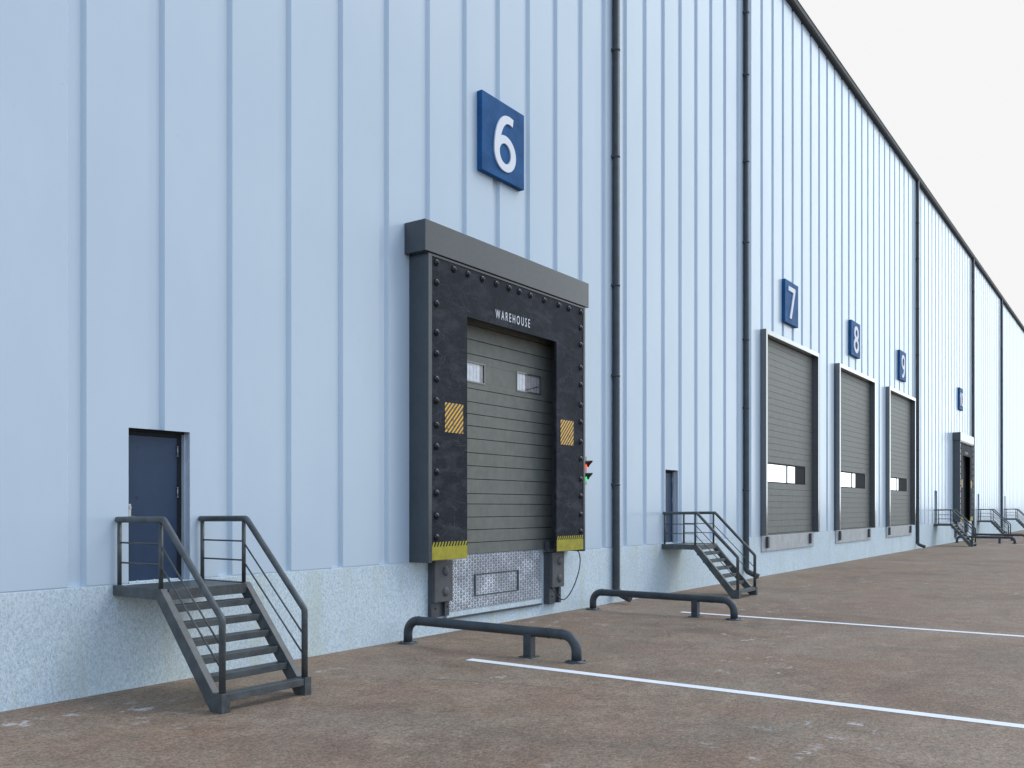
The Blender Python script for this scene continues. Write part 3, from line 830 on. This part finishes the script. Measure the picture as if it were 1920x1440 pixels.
BL = [(0, 'dark bent pipe barrier on the yard in front of the large canopied bay'),
      (19.44-12.635, 'dark bent pipe barrier between the large canopied bay and the second staircase'),
      (SHIFT, 'far pipe barrier behind the foot of the third staircase'),
      (19.44-12.635+SHIFT, 'farthest pipe barrier, its long rail running along the yard at the right edge')]
for i, (dx, l) in enumerate(BL):
    o = br if i == 0 else copy_tree(br)
    o.location.x = 12.635+dx
    tag(o, l, 'barrier', 'pipe barriers beside the canopied bays')

# ------------------------------------------------------------------ painted bay lines
LL = [(11.855, 'wide white painted line running across the yard in the foreground, the nearest one'),
      (20.142, 'thin white painted line starting by the second pipe barrier'),
      (11.855+SHIFT, 'hair thin far white painted line by the third staircase foot'),
      (20.142+SHIFT, 'farthest faint white painted line at the right edge of the photo')]
for x, l in LL:
    m = MB(); n = 30; y0, y1 = 9.17, -14.0
    for k in range(n):
        a, b = y0+(y1-y0)*k/n, y0+(y1-y0)*(k+1)/n
        m.quad((x-.10, a, .004), (x+.10, a, .004), (x+.10, b, .004), (x-.10, b, .004))
    tag(m.build('painted_line', M['line'], None, (0, 0, 0), origin=(x, 9.17, .004)), l, 'painted line', 'white lines painted on the yard')

# ------------------------------------------------------------------ signal light, cable
O = Vector((19.20, YW, 3.4)); Q = tuple(-O); sg = empty('signal_light', O)
MB().box(19.0, 19.39, 11.33, YW-.001, 3.06, 3.76).build('housing', M['box'], sg, Q, bevel=.008)
for z, mt in ((3.53, 'red'), (3.23, 'green')):
    MB().lathe((19.225, 11.33, z-.03), [(.095, 0), (.095, .03), (.08, .06), (.045, .08), (.01, .086)], 'y', 20).build('signal_lens', M[mt], sg, Q)
    h = MB(); n = 14; r = .112
    for k in range(n):                     # hood: upper half shell, slanted front
        a0, a1 = math.radians(-20+220*k/n), math.radians(-20+220*(k+1)/n)
        def P(a, y, rr=r): return (19.225+rr*math.cos(a), y, z-.0+rr*math.sin(a))
        def dp(a): return 11.329-(.10+.15*max(0, math.sin(a)))
        h.quad(P(a0, 11.329), P(a1, 11.329), P(a1, dp(a1)), P(a0, dp(a0)))
        h.quad(P(a0, 11.329, r-.008), P(a0, dp(a0), r-.008), P(a1, dp(a1), r-.008), P(a1, 11.329, r-.008))
        h.quad(P(a0, dp(a0)), P(a1, dp(a1)), P(a1, dp(a1), r-.008), P(a0, dp(a0), r-.008))
    h.build('lamp_hood', M['lamp_black'], sg, Q)
tag(sg, 'small grey signal box with hooded red and green lights right of the large canopied bay', 'signal light')
cp = [(18.86, 11.30, 1.47), (18.87, 11.22, 1.40), (18.86, 11.2, 1.11), (18.66, 11.2, .74), (18.41, 11.2, .48), (18.20, 11.2, .36), (18.05, 11.2, .345), (17.89, 11.2, .40), (17.80, 11.22, .50), (17.755, 11.27, .60), (17.745, 11.36, .66)]
def smooth(P, it=3):
    P = [Vector(p) for p in P]
    for _ in range(it):
        q = [P[0]]
        for a, b in zip(P, P[1:]): q += [a*.75+b*.25, a*.25+b*.75]
        P = q+[P[-1]]
    return P
cb = MB().tube(smooth(cp), .014, 8).build('cable', M['cable'], None, (0, 0, 0), origin=(18.86, 11.25, 1.47))
tag(cb, 'thin black cable hanging in a loop from the large canopied bay to its right bumper', 'cable')

# ------------------------------------------------------------------ sky and sun
SUN_AZ, SUN_EL = -42.0, 48.0               # azimuth from +X towards -Y
w = bpy.data.worlds.new('World'); scene.world = w; w.use_nodes = True
nt = w.node_tree; nt.nodes.clear()
out = nt.nodes.new('ShaderNodeOutputWorld'); bg = nt.nodes.new('ShaderNodeBackground')
sky = nt.nodes.new('ShaderNodeTexSky'); sky.sky_type = 'NISHITA'; sky.sun_disc = False
sd = Vector((math.cos(R(SUN_AZ))*math.cos(R(SUN_EL)), math.sin(R(SUN_AZ))*math.cos(R(SUN_EL)), math.sin(R(SUN_EL))))
sky.sun_elevation = R(SUN_EL); sky.sun_rotation = math.atan2(sd.x, sd.y)
sky.air_density = 1.0; sky.dust_density = 1.5; sky.ozone_density = 1.5
bg.inputs['Strength'].default_value = .15
tc = nt.nodes.new('ShaderNodeTexCoord'); sp = nt.nodes.new('ShaderNodeSeparateXYZ')
nt.links.new(tc.outputs['Generated'], sp.inputs[0])
def sstep(v, a, b):
    n = nt.nodes.new('ShaderNodeMapRange'); n.interpolation_type = 'SMOOTHSTEP'
    n.inputs['From Min'].default_value = a; n.inputs['From Max'].default_value = b
    nt.links.new(v, n.inputs['Value']); return n.outputs[0]
# bank of white cloud towards +X; an out-of-view glow is added on its -Y side
K = 1/.15
east = sstep(sp.outputs[0], .10, .72)
low = sstep(sp.outputs[2], .85, .55)
mask = mth(nt, 'MULTIPLY', east, low)
glow = mth(nt, 'MULTIPLY', sstep(sp.outputs[1], -.01, -.13), sstep(sp.outputs[0], .3, .8))
glow = mth(nt, 'MULTIPLY', glow, mth(nt, 'SUBTRACT', 1, mth(nt, 'MULTIPLY', sstep(sp.outputs[1], -.25, -.55), .75)))
inten = mth(nt, 'ADD', .925, mth(nt, 'MULTIPLY', glow, 1.7))
inten = mth(nt, 'MULTIPLY', inten, K)
cc = nt.nodes.new('ShaderNodeCombineXYZ')
for i, k in enumerate((-.09, 0, .03)):              # the glow is a touch cooler than the cloud
    nt.links.new(mth(nt, 'ADD', inten, mth(nt, 'MULTIPLY', glow, k*3*K)), cc.inputs[i])
skyc = mix(nt, 1.0, sky.outputs[0], (.72, .83, .98), 'MULTIPLY')
skyc = mix(nt, 1.0, skyc, (.31*K, .355*K, .41*K), 'ADD')      # thin even veil of cloud
west = mth(nt, 'MULTIPLY', sstep(mth(nt, 'MULTIPLY', sp.outputs[0], -1), .05, .75), .38*K)
wc = nt.nodes.new('ShaderNodeCombineXYZ')                    # western sky boost, added to lighten faces turned west
for i, k in enumerate((.9, .98, 1.05)): nt.links.new(mth(nt, 'MULTIPLY', west, k), wc.inputs[i])
skyc = mix(nt, 1.0, skyc, wc.outputs[0], 'ADD')
col = mix(nt, mask, skyc, cc.outputs[0])
nt.links.new(col, bg.inputs['Color']); nt.links.new(bg.outputs[0], out.inputs['Surface'])
sl = bpy.data.lights.new('sun', 'SUN'); sl.energy = .9; sl.angle = R(30); sl.color = (1.0, .96, .90)
so = bpy.data.objects.new('sun', sl); C.objects.link(so)
so.rotation_euler = (-sd).to_track_quat('-Z', 'Y').to_euler(); so.location = (20, -30, 50)

# ------------------------------------------------------------------ camera
cam = bpy.data.cameras.new('camera'); co = bpy.data.objects.new('camera', cam); C.objects.link(co)
cam.sensor_width = 36; cam.lens = 32.0; cam.shift_y = 231.5/1920; cam.clip_end = 3000; cam.clip_start = .05
co.location = (0, 0, 2.5); co.rotation_euler = (R(90), 0, R(35-90))
scene.camera = co
scene.view_settings.view_transform = 'Standard'; scene.view_settings.look = 'None'
scene.view_settings.exposure = 0; scene.view_settings.gamma = 1
scene.render.resolution_x = 1024; scene.render.resolution_y = 768
